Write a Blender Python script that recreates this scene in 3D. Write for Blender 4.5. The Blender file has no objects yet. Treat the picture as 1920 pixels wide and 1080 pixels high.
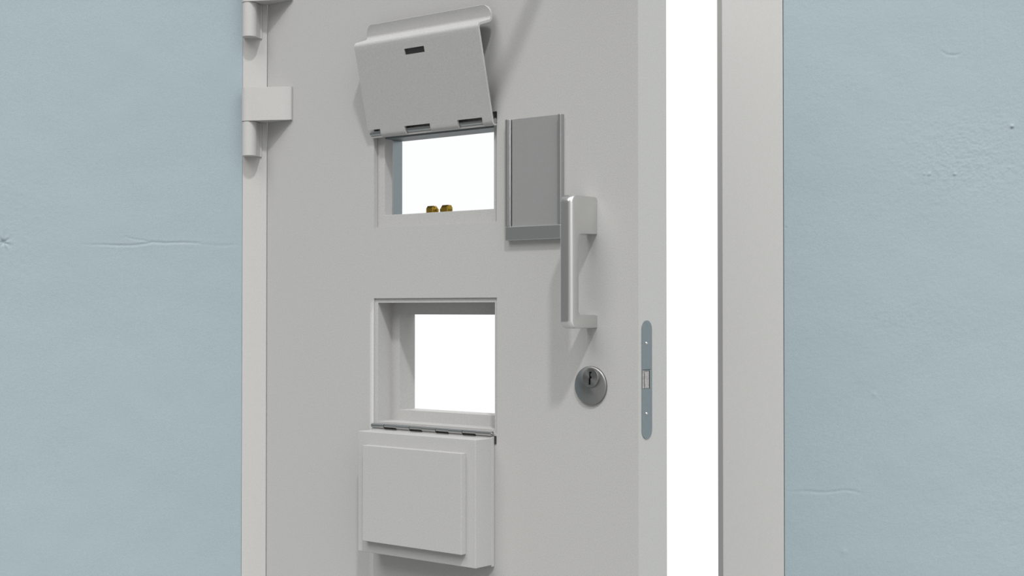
import bpy, bmesh, math
from mathutils import Vector, Matrix, noise
C = bpy.context.scene.collection
sc = bpy.context.scene

# ------------------------------------------------------------------ materials
def mat(name, col, rough=.5, metal=0.0, grain=.0, gscale=500, bump=0.0, bscale=500, spec=.5, col2=None):
    m = bpy.data.materials.new(name); m.use_nodes = True
    nt = m.node_tree; b = nt.nodes['Principled BSDF']
    b.inputs['Base Color'].default_value = (*col, 1)
    b.inputs['Roughness'].default_value = rough
    b.inputs['Metallic'].default_value = metal
    b.inputs['Specular IOR Level'].default_value = spec
    tc = nt.nodes.new('ShaderNodeTexCoord')
    if grain > 0 or col2:
        n = nt.nodes.new('ShaderNodeTexNoise'); n.inputs['Scale'].default_value = gscale
        n.inputs['Detail'].default_value = 3; n.inputs['Roughness'].default_value = .7
        nt.links.new(tc.outputs['Object'], n.inputs['Vector'])
        r = nt.nodes.new('ShaderNodeMapRange')
        r.inputs['From Min'].default_value = .3; r.inputs['From Max'].default_value = .7
        nt.links.new(n.outputs['Fac'], r.inputs['Value'])
        mx = nt.nodes.new('ShaderNodeMix'); mx.data_type = 'RGBA'
        c2 = col2 or tuple(c*(1+grain) for c in col)
        c1 = col if col2 else tuple(c*(1-grain) for c in col)
        mx.inputs[6].default_value = (*c1, 1); mx.inputs[7].default_value = (*c2, 1)
        nt.links.new(r.outputs['Result'], mx.inputs[0])
        nt.links.new(mx.outputs[2], b.inputs['Base Color'])
    if bump > 0:
        n2 = nt.nodes.new('ShaderNodeTexNoise'); n2.inputs['Scale'].default_value = bscale
        n2.inputs['Detail'].default_value = 4
        nt.links.new(tc.outputs['Object'], n2.inputs['Vector'])
        bp = nt.nodes.new('ShaderNodeBump'); bp.inputs['Strength'].default_value = bump
        bp.inputs['Distance'].default_value = .001
        nt.links.new(n2.outputs['Fac'], bp.inputs['Height'])
        nt.links.new(bp.outputs['Normal'], b.inputs['Normal'])
    return m

PAINT = mat('grey_powder_coat', (.422, .418, .410), .5, 0, .08, 420, .2, 500, .3)
FRAMEP = mat('grey_frame_paint', (.455, .447, .436), .55, 0, .04, 380, .10, 450, .3)
PLASTER = mat('pale_blue_plaster', (.300, .365, .393), .75, 0, .05, 420, .38, 560, .2)
FLOORM = mat('grey_linoleum', (.30, .30, .29), .5, 0, .08, 60, 0, 1, .4)
STEEL = mat('satin_steel', (.46, .46, .46), .26, 1, .03, 600, .03, 700)
ALU = mat('brushed_aluminium', (.50, .50, .50), .40, 1, .05, 500, .05, 600)
HANDLEM = mat('satin_handle_metal', (.68, .68, .67), .25, .95, .03, 500, .05, 600)
PANELM = mat('grey_insert_card', (.245, .245, .245), .6, 0, .04, 420, .05, 500, .3)
GALV = mat('zinc_steel', (.37, .40, .41), .30, 1, .04, 300, .04, 500)
BOLT = mat('worn_bolt_steel', (.48, .43, .41), .38, 1, 0, 260, .4, 900, col2=(.75, .70, .68))
DARK = mat('black_recess', (.006, .006, .006), .9, 0, .1, 300, spec=.05)
DARKM = mat('dark_latch_and_recess', (.06, .06, .058), .45, .6, .1, 400)
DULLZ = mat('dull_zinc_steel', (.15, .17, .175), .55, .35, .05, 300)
BRASS = mat('brass', (.52, .34, .05), .25, 1, .04, 300)
# rosette: turned metal, fine concentric grooves
ROS = mat('turned_steel', (.28, .28, .28), .36, 1, .03, 500)
nt = ROS.node_tree; b = nt.nodes['Principled BSDF']
tc = nt.nodes.new('ShaderNodeTexCoord')
mp = nt.nodes.new('ShaderNodeMapping'); mp.inputs['Scale'].default_value = (1, 0, 1)
nt.links.new(tc.outputs['Object'], mp.inputs['Vector'])
ln = nt.nodes.new('ShaderNodeVectorMath'); ln.operation = 'LENGTH'
nt.links.new(mp.outputs['Vector'], ln.inputs[0])
ml = nt.nodes.new('ShaderNodeMath'); ml.operation = 'MULTIPLY'; ml.inputs[1].default_value = 2600
nt.links.new(ln.outputs['Value'], ml.inputs[0])
sn = nt.nodes.new('ShaderNodeMath'); sn.operation = 'SINE'
nt.links.new(ml.outputs[0], sn.inputs[0])
bp = nt.nodes.new('ShaderNodeBump'); bp.inputs['Strength'].default_value = .10; bp.inputs['Distance'].default_value = .0002
nt.links.new(sn.outputs[0], bp.inputs['Height']); nt.links.new(bp.outputs['Normal'], b.inputs['Normal'])
tg = nt.nodes.new('ShaderNodeTangent'); tg.direction_type = 'RADIAL'; tg.axis = 'Y'
nt.links.new(tg.outputs[0], b.inputs['Tangent']); b.inputs['Anisotropic'].default_value = .75
# clear glass pane
GLASS = bpy.data.materials.new('clear_glass'); GLASS.use_nodes = True
nt = GLASS.node_tree; nt.nodes.clear()
o = nt.nodes.new('ShaderNodeOutputMaterial'); mx = nt.nodes.new('ShaderNodeMixShader')
t = nt.nodes.new('ShaderNodeBsdfTransparent'); g = nt.nodes.new('ShaderNodeBsdfGlossy'); g.inputs['Roughness'].default_value = .02
fr = nt.nodes.new('ShaderNodeFresnel'); fr.inputs['IOR'].default_value = 1.15
t.inputs['Color'].default_value = (.995, 1, 1, 1)
nt.links.new(fr.outputs[0], mx.inputs[0]); nt.links.new(t.outputs[0], mx.inputs[1]); nt.links.new(g.outputs[0], mx.inputs[2])
nt.links.new(mx.outputs[0], o.inputs[0])

# ------------------------------------------------------------------ helpers
def finish(name, bm, m, parent=None, bevel=0, seg=2, smooth=False, angle=35, loc=(0, 0, 0)):
    bmesh.ops.recalc_face_normals(bm, faces=bm.faces[:])
    me = bpy.data.meshes.new(name); bm.to_mesh(me); bm.free()
    for mm in (m if isinstance(m, (list, tuple)) else [m]): me.materials.append(mm)
    ob = bpy.data.objects.new(name, me); C.objects.link(ob); ob.location = loc
    if parent: ob.parent = parent
    if smooth:
        me.shade_smooth()
        es = ob.modifiers.new('split', 'EDGE_SPLIT'); es.split_angle = math.radians(angle)
    if bevel:
        for p in me.polygons: p.use_smooth = True
        bv = ob.modifiers.new('bevel', 'BEVEL'); bv.width = bevel; bv.segments = seg
        bv.limit_method = 'ANGLE'; bv.angle_limit = math.radians(angle); bv.harden_normals = True
    return ob

def cells(us, ys, zs, solid, bm=None, flat=True):
    """box made of grid cells; solid(u,y,z) is asked at every cell centre"""
    bm = bm or bmesh.new(); V = {}
    nu, ny, nz = len(us)-1, len(ys)-1, len(zs)-1
    S = [[[solid((us[i]+us[i+1])/2, (ys[j]+ys[j+1])/2, (zs[k]+zs[k+1])/2) for k in range(nz)] for j in range(ny)] for i in range(nu)]
    def s(i, j, k): return 0 <= i < nu and 0 <= j < ny and 0 <= k < nz and S[i][j][k]
    def v(i, j, k):
        if (i, j, k) not in V: V[i, j, k] = bm.verts.new((us[i], ys[j], zs[k]))
        return V[i, j, k]
    for i in range(nu):
        for j in range(ny):
            for k in range(nz):
                if not s(i, j, k): continue
                if not s(i-1, j, k): bm.faces.new([v(i, j, k), v(i, j, k+1), v(i, j+1, k+1), v(i, j+1, k)])
                if not s(i+1, j, k): bm.faces.new([v(i+1, j, k), v(i+1, j+1, k), v(i+1, j+1, k+1), v(i+1, j, k+1)])
                if not s(i, j-1, k): bm.faces.new([v(i, j, k), v(i+1, j, k), v(i+1, j, k+1), v(i, j, k+1)])
                if not s(i, j+1, k): bm.faces.new([v(i, j+1, k), v(i, j+1, k+1), v(i+1, j+1, k+1), v(i+1, j+1, k)])
                if not s(i, j, k-1): bm.faces.new([v(i, j, k), v(i, j+1, k), v(i+1, j+1, k), v(i+1, j, k)])
                if not s(i, j, k+1): bm.faces.new([v(i, j, k+1), v(i+1, j, k+1), v(i+1, j+1, k+1), v(i, j+1, k+1)])
    if flat:
        bmesh.ops.dissolve_limit(bm, angle_limit=.01, verts=bm.verts[:], edges=bm.edges[:])
    return bm

def box(u0, u1, n0, n1, z0, z1, bm=None):
    """door coordinates: n is the height above the door's front face"""
    bm = bm or bmesh.new()
    vs = [bm.verts.new((u, -n, z)) for u in (u0, u1) for n in (n0, n1) for z in (z0, z1)]
    for f in ((0, 1, 3, 2), (4, 6, 7, 5), (0, 4, 5, 1), (2, 3, 7, 6), (0, 2, 6, 4), (1, 5, 7, 3)):
        bm.faces.new([vs[i] for i in f])
    return bm

def prism(pts, a0, a1, place, bm=None):
    bm = bm or bmesh.new()
    A = [bm.verts.new(place(p, a0)) for p in pts]; B = [bm.verts.new(place(p, a1)) for p in pts]
    bm.faces.new(A[::-1]); bm.faces.new(B)
    for i in range(len(pts)):
        j = (i+1) % len(pts); bm.faces.new([A[i], A[j], B[j], B[i]])
    return bm

def inr(u, z, r): return r[0] < u < r[1] and r[2] < z < r[3]
def roundpoly(pts, seg=6):
    """pts: (x,y,r) polygon corners rounded with radius r"""
    out = []; n = len(pts)
    for i in range(n):
        p = Vector(pts[i][:2]); r = pts[i][2]
        if r <= 0: out.append(tuple(p)); continue
        a = (Vector(pts[i-1][:2])-p).normalized(); c = (Vector(pts[(i+1) % n][:2])-p).normalized()
        ang = a.angle(c); d = r/math.tan(ang/2); bis = (a+c).normalized(); cen = p+bis*(r/math.sin(ang/2))
        s0 = p+a*d-cen; s1 = p+c*d-cen
        a0 = math.atan2(s0.y, s0.x); a1 = math.atan2(s1.y, s1.x); da = (a1-a0+math.pi) % (2*math.pi)-math.pi
        for k in range(seg+1):
            t = a0+da*k/seg; out.append((cen.x+r*math.cos(t), cen.y+r*math.sin(t)))
    return out

# ------------------------------------------------------------------ setting
TH = math.radians(39.5); OX, OY = -.4916, 2.856      # front hinge edge of the leaf
YW = 2.8575                                           # face of the plaster wall
XL, XR, ZT = -.5424, .5465, 2.126                     # hole in the wall

# plaster relief
def seg_d(x, z, pts):
    best = 9
    for i in range(len(pts)-1):
        ax, az = pts[i]; bx, bz = pts[i+1]; dx, dz = bx-ax, bz-az
        t = max(0, min(1, ((x-ax)*dx+(z-az)*dz)/(dx*dx+dz*dz)))
        d = math.hypot(x-ax-dx*t, z-az-dz*t)
        if d < best: best = d; bt = (i+t)/(len(pts)-1)
    return best, bt
CR = [  # polyline, depth (m), half width, fades
 ([(-.865, 1.2297), (-.83, 1.2300), (-.79, 1.2285), (-.76, 1.2290), (-.735, 1.2320), (-.7234, 1.2350), (-.70, 1.2335), (-.66, 1.2345), (-.632, 1.2335), (-.622, 1.2300)], .0012, .0022),
 ([(-.78, 1.2460), (-.76, 1.2410), (-.74, 1.2385), (-.7234, 1.2350)], .0007, .002),
 ([(-.62, 1.230), (-.585, 1.228), (-.548, 1.230)], .0004, .003),
 ([(-.8964, 1.578), (-.893, 1.560), (-.899, 1.535), (-.8985, 1.515)], .0004, .002),
 ([(.548, .7345), (.59, .7350), (.625, .7325), (.645, .7345), (.67, .7375), (.69, .7340), (.705, .7305)], .0008, .0028),
 ([(.862, 1.622), (.876, 1.613), (.890, 1.6115), (.905, 1.615)], .0010, .0026),
 ([(.9476, 1.745), (.9490, 1.68), (.9490, 1.60)], .0004, .003),
 ([(.548, 1.266), (.553, 1.262)], .0010, .002),
]
BB = [(min(p[0] for p in c[0])-.012, max(p[0] for p in c[0])+.012, min(p[1] for p in c[0])-.012, max(p[1] for p in c[0])+.012) for c in CR]
PIMP = [(1.0064, 1.4680, .0032, .0042), (1.0075, 1.4650, .0025, -.002), (.8901, 1.3713, .0024, .0030), (.8886, 1.3696, .002, -.0012), (.8386, 1.3713, .0024, .0018), (.8400, 1.3740, .002, .0012), (.829, 1.3720, .002, .0012),
        (1.0, 1.386, .0030, .0007), (.7275, .9288, .004, .0009), (.665, .615, .006, .0008)]
def relief(x, z):
    p = Vector((x, 3.1, z))
    h = .0016*noise.noise(p*5.0)+.0006*noise.noise(p*17)
    rough = .25
    if x > 0:
        rough = .42+1.3*math.exp(-(((x-.92)/.13)**2+((z-1.40)/.09)**2))+.5*math.exp(-(((x-.80)/.10)**2+((z-1.08)/.05)**2))+.35*math.exp(-(((x-1.0)/.12)**2+((z-.70)/.12)**2))
    else:
        rough = .22+.5*math.exp(-(((x+1.02)/.10)**2+((z-1.27)/.14)**2))
    h += rough*(.00030*noise.noise(p*(70, 1, 95)[0])+.00030*noise.noise(p*170)+.00030*noise.noise(p*330))
    for (pts, dep, w), bb in zip(CR, BB):
        if bb[0] < x < bb[1] and bb[2] < z < bb[3]:
            d, t = seg_d(x, z+.0006*noise.noise(p*120), pts)
            fade = min(1, 4*t+.15, 4*(1-t)+.15)
            h += -dep*fade*math.exp(-(d/w)**2)+.25*dep*fade*math.exp(-(d/(w*3))**2)
    for cx, cz, r, a in PIMP:
        q = ((x-cx)**2+(z-cz)**2)/(r*r)
        if q < 12: h += a*math.exp(-q)
    dx, dz = x+1.0234, z-1.2350
    r = math.hypot(dx, dz)
    if r < .05:                                       # star-shaped knock
        a = math.atan2(dz, dx)
        h += -.0032*math.exp(-(r/.005)**2)+.0011*math.exp(-(r/.016)**2)*math.sin(7*a+1.3)
    return h
def frange(a, b, st):
    n = max(1, int(round((b-a)/st))); return [a+(b-a)*i/n for i in range(n)]
xs = frange(-3.2, -1.10, .2)+frange(-1.10, XL, .0018)+[XL]; nl = len(xs)
xs += [XR]+frange(XR, 1.10, .0018)[1:]+frange(1.10, 3.4, .2)+[3.4]
zs = frange(0, .52, .1)+frange(.52, 1.77, .0018)+frange(1.77, ZT, .05)+[ZT]; nzo = len(zs)-1
zs += [2.4, 2.7]
me = bpy.data.meshes.new('wall_back')
NX, NZ = len(xs), len(zs)
verts = [(x, YW-relief(x, z), z) for z in zs for x in xs]
faces = []
for j in range(NZ-1):
    for i in range(NX-1):
        if i == nl-1 and j < nzo: continue
        a = j*NX+i; faces.append((a, a+1, a+NX+1, a+NX))
base = len(verts)
YB = 3.0
def quad(p):                                           # reveals, top, ends and back of the same wall
    n = len(verts); verts.extend(p); faces.append((n, n+1, n+2, n+3))
quad([(XL, YW-.0006, 0), (XL, YB, 0), (XL, YB, ZT), (XL, YW-.0006, ZT)])
quad([(XR, YB, 0), (XR, YW-.0006, 0), (XR, YW-.0006, ZT), (XR, YB, ZT)])
quad([(XL, YW-.0006, ZT), (XL, YB, ZT), (XR, YB, ZT), (XR, YW-.0006, ZT)])
quad([(-3.2, YW, 0), (-3.2, YW, 2.7), (-3.2, YB, 2.7), (-3.2, YB, 0)])
quad([(3.4, YW, 0), (3.4, YB, 0), (3.4, YB, 2.7), (3.4, YW, 2.7)])
quad([(-3.2, YW, 2.7), (3.4, YW, 2.7), (3.4, YB, 2.7), (-3.2, YB, 2.7)])
quad([(-3.2, YB, 0), (-3.2, YB, 2.7), (XL, YB, 2.7), (XL, YB, 0)])
quad([(XR, YB, 0), (XR, YB, 2.7), (3.4, YB, 2.7), (3.4, YB, 0)])
quad([(XL, YB, ZT), (XL, YB, 2.7), (XR, YB, 2.7), (XR, YB, ZT)])
me.from_pydata(verts, [], faces)
me.materials.append(PLASTER)
sm = [True]*(len(faces)-9)+[False]*9
me.polygons.foreach_set('use_smooth', sm)
wall = bpy.data.objects.new('wall_back', me); C.objects.link(wall)
wall['kind'] = 'structure'; wall['label'] = 'pale blue plastered wall with fine cracks around the door frame'

bm = bmesh.new()
vs = [bm.verts.new(p) for p in ((-3.2, -3.5, 0), (3.4, -3.5, 0), (3.4, 4.2, 0), (-3.2, 4.2, 0), (-3.2, -3.5, -.1), (3.4, -3.5, -.1), (3.4, 4.2, -.1), (-3.2, 4.2, -.1))]
for f in ((0, 1, 2, 3), (7, 6, 5, 4), (0, 4, 5, 1), (1, 5, 6, 2), (2, 6, 7, 3), (3, 7, 4, 0)): bm.faces.new([vs[i] for i in f])
fl = finish('floor', bm, FLOORM); fl['kind'] = 'structure'

# steel door frame (left jamb, right jamb, head) as one piece, with a small step on its inner side
FL0, FL1, FR0, FR1 = -.5420, -.4932, .4226, .5452
bm = cells([FL0, FL1, FR0, FR1], [2.856, 2.9225], [0.0005, 2.06, 2.125], lambda x, y, z: x < FL1 or x > FR0 or z > 2.06)
frm = finish('trim_1', bm, FRAMEP, bevel=.0008, seg=2)
frm['kind'] = 'structure'; frm['label'] = 'light grey steel door frame set in the blue wall'

# ------------------------------------------------------------------ the door
door = bpy.data.objects.new('door_1', None); C.objects.link(door)
door.location = (OX, OY, 0); door.rotation_euler = (0, 0, -TH)
door['kind'] = 'structure'
door['label'] = 'light grey steel cell door standing ajar with two hatches, handle and lock'

W, T = .9, .082
R1 = (.3015, .6027, 1.253, 1.445)                     # observation opening
R2 = (.3016, .6030, .8835, 1.1205)                    # hatch rebate
R3 = (.3100, .5960, .8910, 1.1123); R4 = (.3299, .5745, .9115, 1.0905)
def leaf(u, y, z):
    n = -y
    if n > -.061:
        if inr(u, z, R1): return False
    elif inr(u, z, (.29, .612, 1.245, 1.455)): return False
    if n > -.003: return not inr(u, z, R2)
    if n > -.040: return not inr(u, z, R3)
    return not inr(u, z, R4)
bm = cells(sorted({0, W, .29, .612, *R1[:2], *R2[:2], *R3[:2], *R4[:2]}), [0, .003, .040, .061, T],
           sorted({.012, 2.052, 1.245, 1.455, *R1[2:], *R2[2:], *R3[2:], *R4[2:]}), leaf)
lf = finish('door_leaf', bm, PAINT, door, bevel=.0009, seg=2)

# observation window: painted ring, zinc spacer ring, two panes, brass catches
def ring(o_, i_, n0, n1):
    return cells([o_[0], i_[0], i_[1], o_[1]], [-n0, -n1], [o_[2], i_[2], i_[3], o_[3]], lambda u, y, z: not inr(u, z, i_))
RO = (.3018, .6024, 1.2533, 1.4447)
wf = finish('window_frame', ring(RO, (.3196, .5875, 1.2762, 1.4225), -.010, -.031), PAINT, door, bevel=.0007)
wf['label'] = 'grey frame around the small viewing window'
sp = finish('glazing_spacer', ring(RO, (.3171, .590, 1.2745, 1.4235), -.0345, -.0605), GALV, wf, bevel=.0005)
sp['label'] = 'bare zinc steel lining between the panes'
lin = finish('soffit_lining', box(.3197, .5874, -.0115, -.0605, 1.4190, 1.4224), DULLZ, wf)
GLASSEDGE = mat('white_glass_edge', (.72, .73, .73), .3, 0, .02, 300)
bd = finish('glass_edge_line', box(.3172, .3182, -.0325, -.0342, 1.2760, 1.4180), GLASSEDGE, wf); bd['label'] = 'thin white strip drawing the bright edge of the pane'  # white strip added to draw the bright line of the glass edge
finish('glass_pane', box(.303, .6015, -.0312, -.0342, 1.254, 1.444), GLASS, wf)
def catch(u0, tip):
    """brass block lying along the frame: chamfered top, square tip"""
    bm = bmesh.new(); L = .0235; z0 = 1.2747; zt = 1.2915; n0, n1 = -.054, -.0385
    d = 1 if tip > 0 else -1
    a = u0 if d > 0 else u0+L                         # blunt end
    prof = [(n0, z0), (n1, z0), (n1, zt-.0045), (n1-.0035, zt), (n0+.0035, zt), (n0, zt-.0045)]
    def put(p, u): return (u, -p[0], p[1])
    cn = ((n0+n1)/2, z0+.0085)
    def sc_(p, s): return (cn[0]+(p[0]-cn[0])*s, cn[1]+(p[1]-cn[1])*s)
    stat = [(a, .86), (a+d*.0012, 1), (a+d*(L-.008), 1), (a+d*(L-.004), .62), (a+d*(L-.0035), .34), (a+d*L, .30)]
    rings = [[bm.verts.new(put(sc_(p, s), u)) for p in prof] for u, s in stat]
    for r0, r1 in zip(rings, rings[1:]):
        for i in range(6): bm.faces.new([r0[i], r0[(i+1) % 6], r1[(i+1) % 6], r1[i]])
    bm.faces.new(rings[0]); bm.faces.new(rings[-1])
    box(min(a, a+d*.019), max(a, a+d*.019), n0+.001, n1-.001, z0, zt-.007, bm)
    box(u0-.0015, u0+L+.0015, n0-.001, n1+.001, 1.2746, 1.2772, bm)
    return bm
for u0, tp in ((.3985, 1), (.4285, -1)):
    k = finish('window_catch', catch(u0, tp), BRASS, wf, bevel=.0003, seg=1)
    k['label'] = 'brass catch at the foot of the pane, ' + ('left one' if tp > 0 else 'right one')

# a plate following a bent profile, with cut-outs
def bent_plate(front, back, us, cut):
    bm = bmesh.new(); V = {}
    def v(i, j, sde):
        if (i, j, sde) not in V:
            p = (front if sde == 0 else back)[j]; V[i, j, sde] = bm.verts.new((us[i], -p[0], p[1]))
        return V[i, j, sde]
    nu, nj = len(us)-1, len(front)-1
    S = [[not cut(i, j) for j in range(nj)] for i in range(nu)]
    s = lambda i, j: 0 <= i < nu and 0 <= j < nj and S[i][j]
    for i in range(nu):
        for j in range(nj):
            if not S[i][j]: continue
            bm.faces.new([v(i, j, 0), v(i+1, j, 0), v(i+1, j+1, 0), v(i, j+1, 0)])
            bm.faces.new([v(i, j, 1), v(i, j+1, 1), v(i+1, j+1, 1), v(i+1, j, 1)])
            if not s(i-1, j): bm.faces.new([v(i, j, 0), v(i, j+1, 0), v(i, j+1, 1), v(i, j, 1)])
            if not s(i+1, j): bm.faces.new([v(i+1, j, 0), v(i+1, j, 1), v(i+1, j+1, 1), v(i+1, j+1, 0)])
            if not s(i, j-1): bm.faces.new([v(i, j, 0), v(i, j, 1), v(i+1, j, 1), v(i+1, j, 0)])
            if not s(i, j+1): bm.faces.new([v(i, j+1, 0), v(i+1, j+1, 0), v(i+1, j+1, 1), v(i, j+1, 1)])
    return bm
def arc(cx, cz, r, a0, a1, n):
    return [(cx+r*math.cos(math.radians(a0+(a1-a0)*k/n)), cz+r*math.sin(math.radians(a0+(a1-a0)*k/n))) for k in range(n+1)]
def offset(path, t):
    out = []
    for i, p in enumerate(path):
        a = path[max(0, i-1)]; c = path[min(len(path)-1, i+1)]
        d = Vector((c[0]-a[0], c[1]-a[1])).normalized(); out.append((p[0]-d.y*t, p[1]+d.x*t))
    return out
# centre line in (n,z): curl round the hinge rod, straight leaf leaning out, S-bend and lip
lean = math.radians(13.4)
HC = (.0040, 1.4285)
dl = Vector((math.sin(lean), math.cos(lean)))
cl = arc(HC[0], HC[1], .0062, -150, -14.5, 8)        # wraps below the rod
a_ = Vector(cl[-1])
def along(s): return tuple(a_+dl*s)
STRAIGHT = [.004, .0085, .02, .05, .10, .1352, .1458, .156]
cl += [along(s) for s in STRAIGHT]
e = Vector(along(.162))
# bend back towards the door, then curl up and out again
pN = Vector((-dl.y, dl.x))                            # towards the door
c1 = e+pN*.0065
ang0 = math.degrees(math.atan2(-pN.y, -pN.x))
cl += arc(c1.x, c1.y, .0065, ang0, ang0+84, 6)
q = Vector(cl[-1]); d2 = Vector((-math.sin(math.radians(ang0+84)), math.cos(math.radians(ang0+84))))
q2 = q+d2*.0245; cl.append(tuple(q2))
n2 = Vector((math.cos(math.radians(ang0+84)), math.sin(math.radians(ang0+84))))
turn = ang0+84-8                                     # fillet that ends pointing up, leaning slightly out
c2 = q2+n2*.0095
a2 = math.degrees(math.atan2(-n2.y, -n2.x))
cl += arc(c2.x, c2.y, .0095, a2, a2-84, 9)[1:]
t_ = (Vector(cl[-1])-Vector(cl[-2])).normalized()
LIP0 = len(cl)
base_ = Vector(cl[-1]); LH = .0190; LN = 12
for k in range(1, LN+1):
    h = LH*math.sin(math.pi/2*k/LN)
    cl.append(tuple(base_+t_*h+Vector((.0022*(h/LH)**2, 0))))
FRN, BCK = offset(cl, -.0021), offset(cl, .0021)
FU0, FU1 = .2995, .6025
j0 = 2; jA = 8; jB = jA+1+1                            # profile rows cut by the hinge slots
hole_row = 8+1+5                                       # from .1215 to .1325
us = [FU0, .3310, .3935, .4230, .4565, .4715, .5225, .5805, FU1]
def cut(i, j):
    if 4 <= j <= 9 and i in (0, 2, 3, 6): return True
    return j == hole_row and i in (3, 4)
fbm = bent_plate(FRN, BCK, us, cut)
RC = .0175
for v_ in fbm.verts:                                   # rounded corners of the lip
    du = abs(v_.co.x-FU0) < 1e-5 and 1 or abs(v_.co.x-FU1) < 1e-5 and -1 or 0
    if du:
        h = (Vector((-v_.co.y, v_.co.z))-base_).dot(t_)
        n_ = -v_.co.y
        if v_.co.z > base_.y-.002 and n_ < .030:
            k_ = min(1, max(0, (h-(LH-RC))/RC)); v_.co.x += du*RC*(1-math.sqrt(max(0, 1-k_*k_)))
uflap = finish('hatch_flap', fbm, PAINT, door, smooth=True, angle=30)
uflap['label'] = 'raised grey sheet metal flap with rolled lip above the viewing window'
rod = bmesh.new()
prism([(HC[0]+.0045*math.cos(k*math.pi/12), HC[1]+.0045*math.sin(k*math.pi/12)) for k in range(24)], FU0-.0005, FU1+.0008, lambda p, u: (u, -p[0], p[1]), rod)
rd = finish('hinge_rod', rod, STEEL, uflap, smooth=True); rd['label'] = 'polished steel hinge rod showing through the flap slots'
hs = finish('hinge_leaf', box(FU0+.004, .6005, -.0095, .0, 1.4240, 1.4262), STEEL, uflap, bevel=.0004)
nb = finish('hinge_end_slot', box(.5985, .6034, -.0095, .0004, 1.4240, 1.4440), DARKM, uflap)
# latch keeper filling the hole
pc = Vector(along(.1405)); 
bm = bmesh.new()
prism([tuple(pc+dl*a+pN*b_) for a, b_ in ((-.0075, .0005), (.0075, .0005), (.0075, .006), (-.0075, .006))], .4140, .4685, lambda p, u: (u, -p[0], p[1]), bm)
kp = finish('latch_keeper', bm, DARKM, uflap); kp['label'] = 'black latch keeper set in the slot of the raised flap'

# lower hatch flap, hanging open below its opening
bm = box(.3118, .5974, .0065, .050, .6567, .8765)
f2 = finish('food_hatch_flap', bm, PAINT, door, bevel=.0009)
f2['label'] = 'thick grey hatch plug hanging open below the lower opening'
pl = finish('cover_plate', box(.3030, .5982, .0004, .0075, .6538, .8790), PAINT, f2, bevel=.0007)
pn = finish('raised_panel', box(.3352, .5757, .0495, .062, .6790, .8528), PAINT, f2, bevel=.0009)
pn['label'] = 'raised rectangular panel on the open hatch plug'
bm = bmesh.new(); hz, hn, rr = .8838, .0062, .0043
kn = [.3045, .3375, .3690, .4026, .4332, .4671, .4979, .5308, .5619, .5980]
def cyl(u0, u1, cn, cz, r, bm, seg=20):
    prism([(cn+r*math.cos(k*2*math.pi/seg), cz+r*math.sin(k*2*math.pi/seg)) for k in range(seg)], u0, u1, lambda p, u: (u, -p[0], p[1]), bm)
for i in range(9):
    if i % 2 == 0: cyl(kn[i]+.0003, kn[i+1]-.0001, hn, hz, rr, bm)
    else: cyl(kn[i]+.0003, kn[i+1]-.0001, hn, hz+.0007, rr-.0007, bm)
cyl(kn[0], kn[-1]+.0012, hn, hz, .0022, bm, 12)
hg = finish('hinge_barrel', bm, STEEL, f2, smooth=True); hg['label'] = 'polished steel piano hinge barrel'
bm = bmesh.new()
for i in (1, 3, 5, 7): box(kn[i]+.0003, kn[i+1]-.0003, .0060, .0094, .8793, .8802, bm)
finish('hinge_gap_shade', bm, DARK, f2)  # dark strips painting in the shade of the gaps under the barrel
nb2 = finish('hinge_end_slot', box(.5984, .6022, -.0028, .0016, .8663, .8800), DARKM, f2)

# pull handle: side profile in (n,z), pushed sideways, all edges rounded
zt, zb = 1.2850, 1.0690
def hprof(d, e):
    """handle outline in (n,z), pulled in by d at the front and e elsewhere"""
    return roundpoly([(-.0005, 1.2225+e, .0005), (-.0005, zt-e, .007), (.0730-d, zt-e, .0135-d*.5), (.0730-d, zb+e, .0135-d*.5), (-.0005, zb+e, .002),
                      (-.0005, 1.0912-e, .001), (.0500+e, 1.0912-e, .009), (.0500+e, 1.2215+e, .009)], 8)
bm = bmesh.new(); lay = []
for sd, u_, RH in ((0, .7968, .0032), (1, .8187, .0066)):
    for k in range(7):
        a = math.pi/2*(k if sd == 0 else 6-k)/6
        d = RH*(1-math.sin(a)); t = RH*(1-math.cos(a))
        # t: distance from the side face, d: inset of the outline
        lay.append((u_+t if sd == 0 else u_-t, d, d*.22))
rows = []
for u_, d, e_ in lay:
    rows.append([bm.verts.new((u_, -p[0], p[1])) for p in hprof(d, e_)])
for a, b_ in zip(rows, rows[1:]):
    for k in range(len(a)): bm.faces.new([a[k], a[(k+1) % len(a)], b_[(k+1) % len(a)], b_[k]])
bm.faces.new(rows[0]); bm.faces.new(rows[-1])
hd = finish('pull_handle', bm, HANDLEM, door, smooth=True, angle=50)
hd['label'] = 'satin metal pull handle with a rounded grip bar'

# lock rosette, cylinder and key slot
ros = bmesh.new(); N = 64
prf = [(0, .0085), (.012, .0078), (.0300, .0046), (.0316, .0038), (.0321, .0028), (.0321, 0)]
def lathe(prf, bm, N=64, cen=(0, 0)):
    rows = []
    for r, n in prf:
        if r == 0: rows.append([bm.verts.new((cen[0], -n, cen[1]))]); continue
        rows.append([bm.verts.new((cen[0]+r*math.cos(2*math.pi*k/N), -n, cen[1]+r*math.sin(2*math.pi*k/N))) for k in range(N)])
    for a, b_ in zip(rows, rows[1:]):
        for k in range(N):
            if len(a) == 1: bm.faces.new([a[0], b_[k], b_[(k+1) % N]])
            else: bm.faces.new([a[k], b_[k], b_[(k+1) % N], a[(k+1) % N]])
    bm.faces.new(rows[-1])
lathe(prf, ros)
rs = finish('lock_rosette', ros, ROS, door, smooth=True, angle=50, loc=(.8066, 0, .9745))
rs['label'] = 'round turned steel lock rosette below the pull handle'
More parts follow.
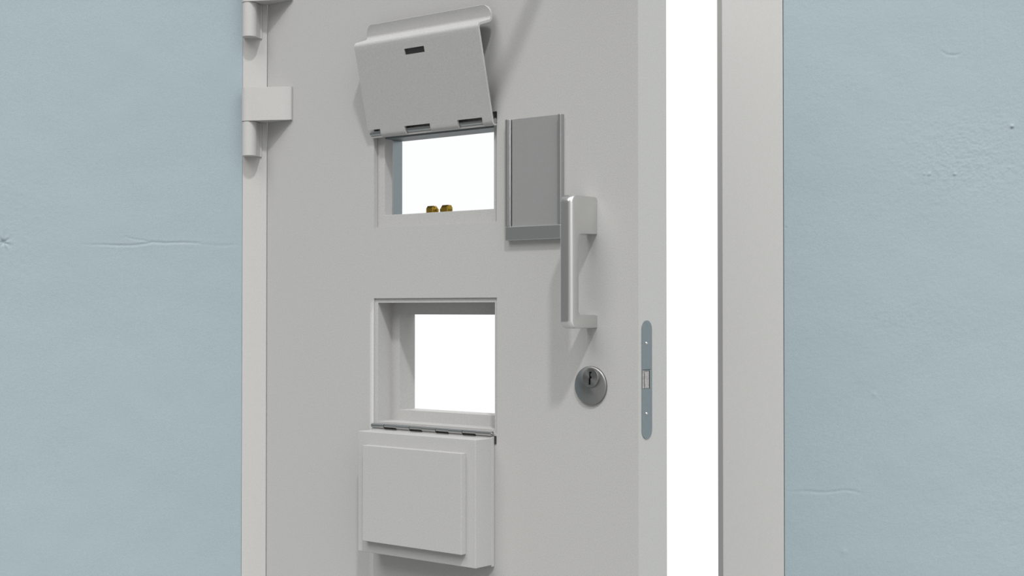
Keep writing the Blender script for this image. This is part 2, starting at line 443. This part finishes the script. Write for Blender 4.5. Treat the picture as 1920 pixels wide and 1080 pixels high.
pb = bmesh.new(); lathe([(0, .0098), (.0135, .0098), (.0155, .0094), (.0160, .0086), (.0160, .004)], pb, 48)
pg = finish('key_cylinder', pb, ROS, rs, smooth=True, angle=35, loc=(.0042, 0, .0130))
bm = bmesh.new()
for (u0, u1, z0, z1) in ((-.0022, -.0002, -.0110, .0102), (-.0022, .0020, .0075, .0104), (-.0022, .0020, -.0008, .0030), (-.0034, -.0012, -.0112, -.0010)):
    box(.0052+u0, .0052+u1, .009, .0100, .0130+z0, .0130+z1, bm)
ks = finish('key_slot', bm, DARK, rs); ks['label'] = 'black key slot'

# lock face plate on the latch edge
def edgeplate(hole):
    bm = bmesh.new(); c0 = -.0227; hw = .0143; z0, z1 = .8905, 1.0820
    out = []
    for k in range(17):
        a = math.pi*k/16; out.append((c0+hw*math.cos(a), z1-hw+hw*math.sin(a)))
    for k in range(17):
        a = math.pi+math.pi*k/16; out.append((c0+hw*math.cos(a), z0+hw+hw*math.sin(a)))
    h = [(-.0092, .9720), (-.0092, 1.0030), (-.0325, 1.0030), (-.0325, .9720)]
    V = {}
    for u in (.9000, .9014):
        V[u] = ([bm.verts.new((u, -p[0], p[1])) for p in out], [bm.verts.new((u, -p[0], p[1])) for p in h])
        es = []
        for loop in V[u]:
            for i in range(len(loop)): es.append(bm.edges.new((loop[i], loop[(i+1) % len(loop)])))
        bmesh.ops.triangle_fill(bm, use_beauty=True, edges=es)
    for li in (0, 1):
        A, B = V[.9000][li], V[.9014][li]
        for i in range(len(A)):
            j = (i+1) % len(A); bm.faces.new([A[i], A[j], B[j], B[i]])
    return bm
fp = finish('lock_faceplate', edgeplate(1), GALV, door)
sl = box(.9004, .9026, -.0318, -.0284, .9725, 1.0022); box(.9004, .9022, -.0300, -.0110, 1.0006, 1.0020, sl)
finish('lit_recess_edge', sl, STEEL, fp)  # thin steel slivers added to draw the bright lit edge of the recess
fp['label'] = 'long rounded zinc lock plate on the edge of the door'
bm = bmesh.new()
def ebox(u0, u1, n0, n1, z0, z1, bm): return box(u0, u1, n0, n1, z0, z1, bm)
ebox(.9001, .9008, -.0325, -.0092, .9720, 1.0030, bm)
finish('latch_recess_shade', bm, DARKM, fp)  # dark panel in a shallow hole, stands in for the shade of a deep one
bm = box(.9004, .9026, -.0268, -.0150, .9725, 1.0000)
bl = finish('latch_bolt', bm, BOLT, fp, bevel=.0006); bl['label'] = 'worn steel latch bolt'
bm = box(.9004, .9018, -.0139, -.0096, .9725, 1.0022); finish('latch_bolt', bm, BOLT, fp, bevel=.0003)
for z in (1.0448, .9312):
    s_ = bmesh.new(); rows = []
    for r, u in ((0, .9034), (.0018, .9030), (.0032, .9020), (.0036, .9012)):
        rows.append([s_.verts.new((u, .0218+r*math.cos(2*math.pi*k/20), z+r*math.sin(2*math.pi*k/20))) for k in range(20 if r else 1)])
    for a, b_ in zip(rows, rows[1:]):
        for k in range(20):
            if len(a) == 1: s_.faces.new([a[0], b_[k], b_[(k+1) % 20]])
            else: s_.faces.new([a[k], b_[k], b_[(k+1) % 20], a[(k+1) % 20]])
    finish('screw', s_, STEEL, fp, smooth=True)

# hinges: fixed barrel on the frame side, strap knuckle wrapped onto the leaf
def w2d(x, y): 
    dx, dy = x-OX, y-OY; c, s = math.cos(TH), math.sin(TH)
    return (dx*c-dy*s, dx*s+dy*c)                     # local x, local y
PX, PY, PR = -.5245, 2.8370, .0146
for zt_ in (1.7790, 1.5408):
    ends = w2d(PX, PY)
    zk = zt_-.0663; zb_ = zk-.0680
    # strap
    pts = []
    for k in range(25):                                # from the tangent point at the front, round the outside, to the back
        a = math.radians(-90-180*k/24); pts.append(w2d(PX+(PR+.0009)*math.cos(a), PY+(PR+.0009)*math.sin(a)))
    bk = [(.0035, -.0006), (.0745, -.0006)]
    fr_ = [(.0752, -.0048), (.070, -.0057)]
    p0 = Vector(w2d(PX, PY-PR-.0009)); p3 = Vector((.070, -.0057))
    m_ = [tuple(p0.lerp(p3, t)+Vector((0, -.0030*4*t*(1-t)))) for t in (.85, .7, .55, .4, .25, .12)]
    poly = pts+bk+fr_+m_
    hb = finish('door_hinge', prism(poly, zk+.0004, zt_, lambda p, z: (p[0], p[1], z)), FRAMEP, door, smooth=True, angle=30)
    hb['label'] = 'painted grey hinge strap ' + ('cut off by the top of the photo' if zt_ > 1.6 else 'wrapping onto the left edge of the door')
    kb2 = []
    for k in range(25):
        a = math.radians(180+180*k/24); kb2.append((PX+PR*math.cos(a), PY+PR*math.sin(a)))
    kb2 += [(-.5058, 2.8528), (-.5030, 2.8528), (-.5030, 2.8558), (PX-PR, 2.8558)]
    loc = [w2d(*p) for p in kb2]
    fb = finish('hinge_barrel', prism(loc, zb_, zk-.0004, lambda p, z: (p[0], p[1], z)), FRAMEP, hb, smooth=True, angle=30)

# unseen rod added high on the leaf to cast the diagonal shadow
st = box(.800, .840, 0, .004, 1.83, 1.90); cylpts = [(.820+.016*math.cos(k*math.pi/10), 1.865+.016*math.sin(k*math.pi/10)) for k in range(20)]
prism(cylpts, -.003, -.21, lambda p, y: (p[0], y, p[1]), st)
sto = finish('shadow_rod', st, PAINT, door, bevel=.001)

# ------------------------------------------------------------------ card holder hanging on the door
ch = bpy.data.objects.new('card_holder', None); C.objects.link(ch)
c_, s_ = math.cos(TH), math.sin(TH)
HU, HZ = .6901, 1.2178
ch.location = (OX+HU*c_, OY-HU*s_, HZ); ch.rotation_euler = (0, 0, -TH)
ch['label'] = 'grey metal card holder mounted between the viewing window and the pull handle'; ch['category'] = 'card holder'
def hb_(u0, u1, n0, n1, z0, z1, bm=None): return box(u0-HU, u1-HU, n0, n1, z0-HZ, z1-HZ, bm)
finish('back_plate', hb_(.6298, .7504, .0003, .0018, 1.2178, 1.4272), ALU, ch, bevel=.0003)
p_ = finish('card_panel', hb_(.6405, .7440, .0019, .0034, 1.2424, 1.4262), PANELM, ch, bevel=.0003); p_['label'] = 'blank grey insert panel'
rl = hb_(.6298, .6366, .0018, .0100, 1.2424, 1.4270); hb_(.6366, .6384, .0018, .0062, 1.2424, 1.4276, rl)
finish('side_rail', rl, ALU, ch, bevel=.0011)
rl = hb_(.7444, .7504, .0018, .0100, 1.2424, 1.4270)
finish('side_rail', rl, ALU, ch, bevel=.0011)
finish('bottom_rail', hb_(.6298, .7504, .0018, .0100, 1.2180, 1.2424), ALU, ch, bevel=.0018)

# ------------------------------------------------------------------ light
w = bpy.data.worlds.new('World'); sc.world = w; w.use_nodes = True
nt = w.node_tree; bg = nt.nodes['Background']
tc = nt.nodes.new('ShaderNodeTexCoord'); sx = nt.nodes.new('ShaderNodeSeparateXYZ')
nt.links.new(tc.outputs['Generated'], sx.inputs[0])
mr = nt.nodes.new('ShaderNodeMapRange'); mr.inputs['From Min'].default_value = .45; mr.inputs['From Max'].default_value = .78
nt.links.new(sx.outputs['Y'], mr.inputs['Value'])
mrx = nt.nodes.new('ShaderNodeMapRange'); mrx.inputs['From Min'].default_value = -.8; mrx.inputs['From Max'].default_value = .8
mrx.inputs['To Min'].default_value = .20; mrx.inputs['To Max'].default_value = .85
nt.links.new(sx.outputs['X'], mrx.inputs['Value'])
mx = nt.nodes.new('ShaderNodeMix'); mx.data_type = 'RGBA'
nt.links.new(mrx.outputs['Result'], mx.inputs[6]); mx.inputs[7].default_value = (1.01, 1.01, 1.01, 1)
nt.links.new(mr.outputs['Result'], mx.inputs[0]); nt.links.new(mx.outputs[2], bg.inputs['Color'])
bg.inputs['Strength'].default_value = 1

def sun(name, d, e, ang, col=(1, 1, 1)):
    l = bpy.data.lights.new(name, 'SUN'); l.energy = e; l.angle = math.radians(ang); l.color = col
    o = bpy.data.objects.new(name, l); C.objects.link(o)
    o.rotation_euler = Vector(d).to_track_quat('-Z', 'Y').to_euler(); o.location = (0, -1, 3)
    return o
c, s = math.cos(TH), math.sin(TH)
def ddir(u, n, z): return (u*c-n*s, -u*s-n*c, z)
sun('key_light', ddir(-.080, -.073, -.142), 1.7, 3.5)
sun('fill_light', (-.52, .55, -.55), 1.05, 50, (.95, 1, 1))
sun('side_light', (.50, .50, -.85), 1.75, 40, (1, .985, .965))

# ------------------------------------------------------------------ camera
cd = bpy.data.cameras.new('camera'); cam = bpy.data.objects.new('camera', cd); C.objects.link(cam)
cd.lens = 50; cd.sensor_width = 36; cam.location = (0, 0, 1.1)
cam.rotation_euler = (math.pi/2+math.atan(.015), 0, 0); sc.camera = cam
sc.view_settings.view_transform = 'Standard'; sc.view_settings.look = 'None'
sc.view_settings.gamma = 1; sc.view_settings.exposure = 0
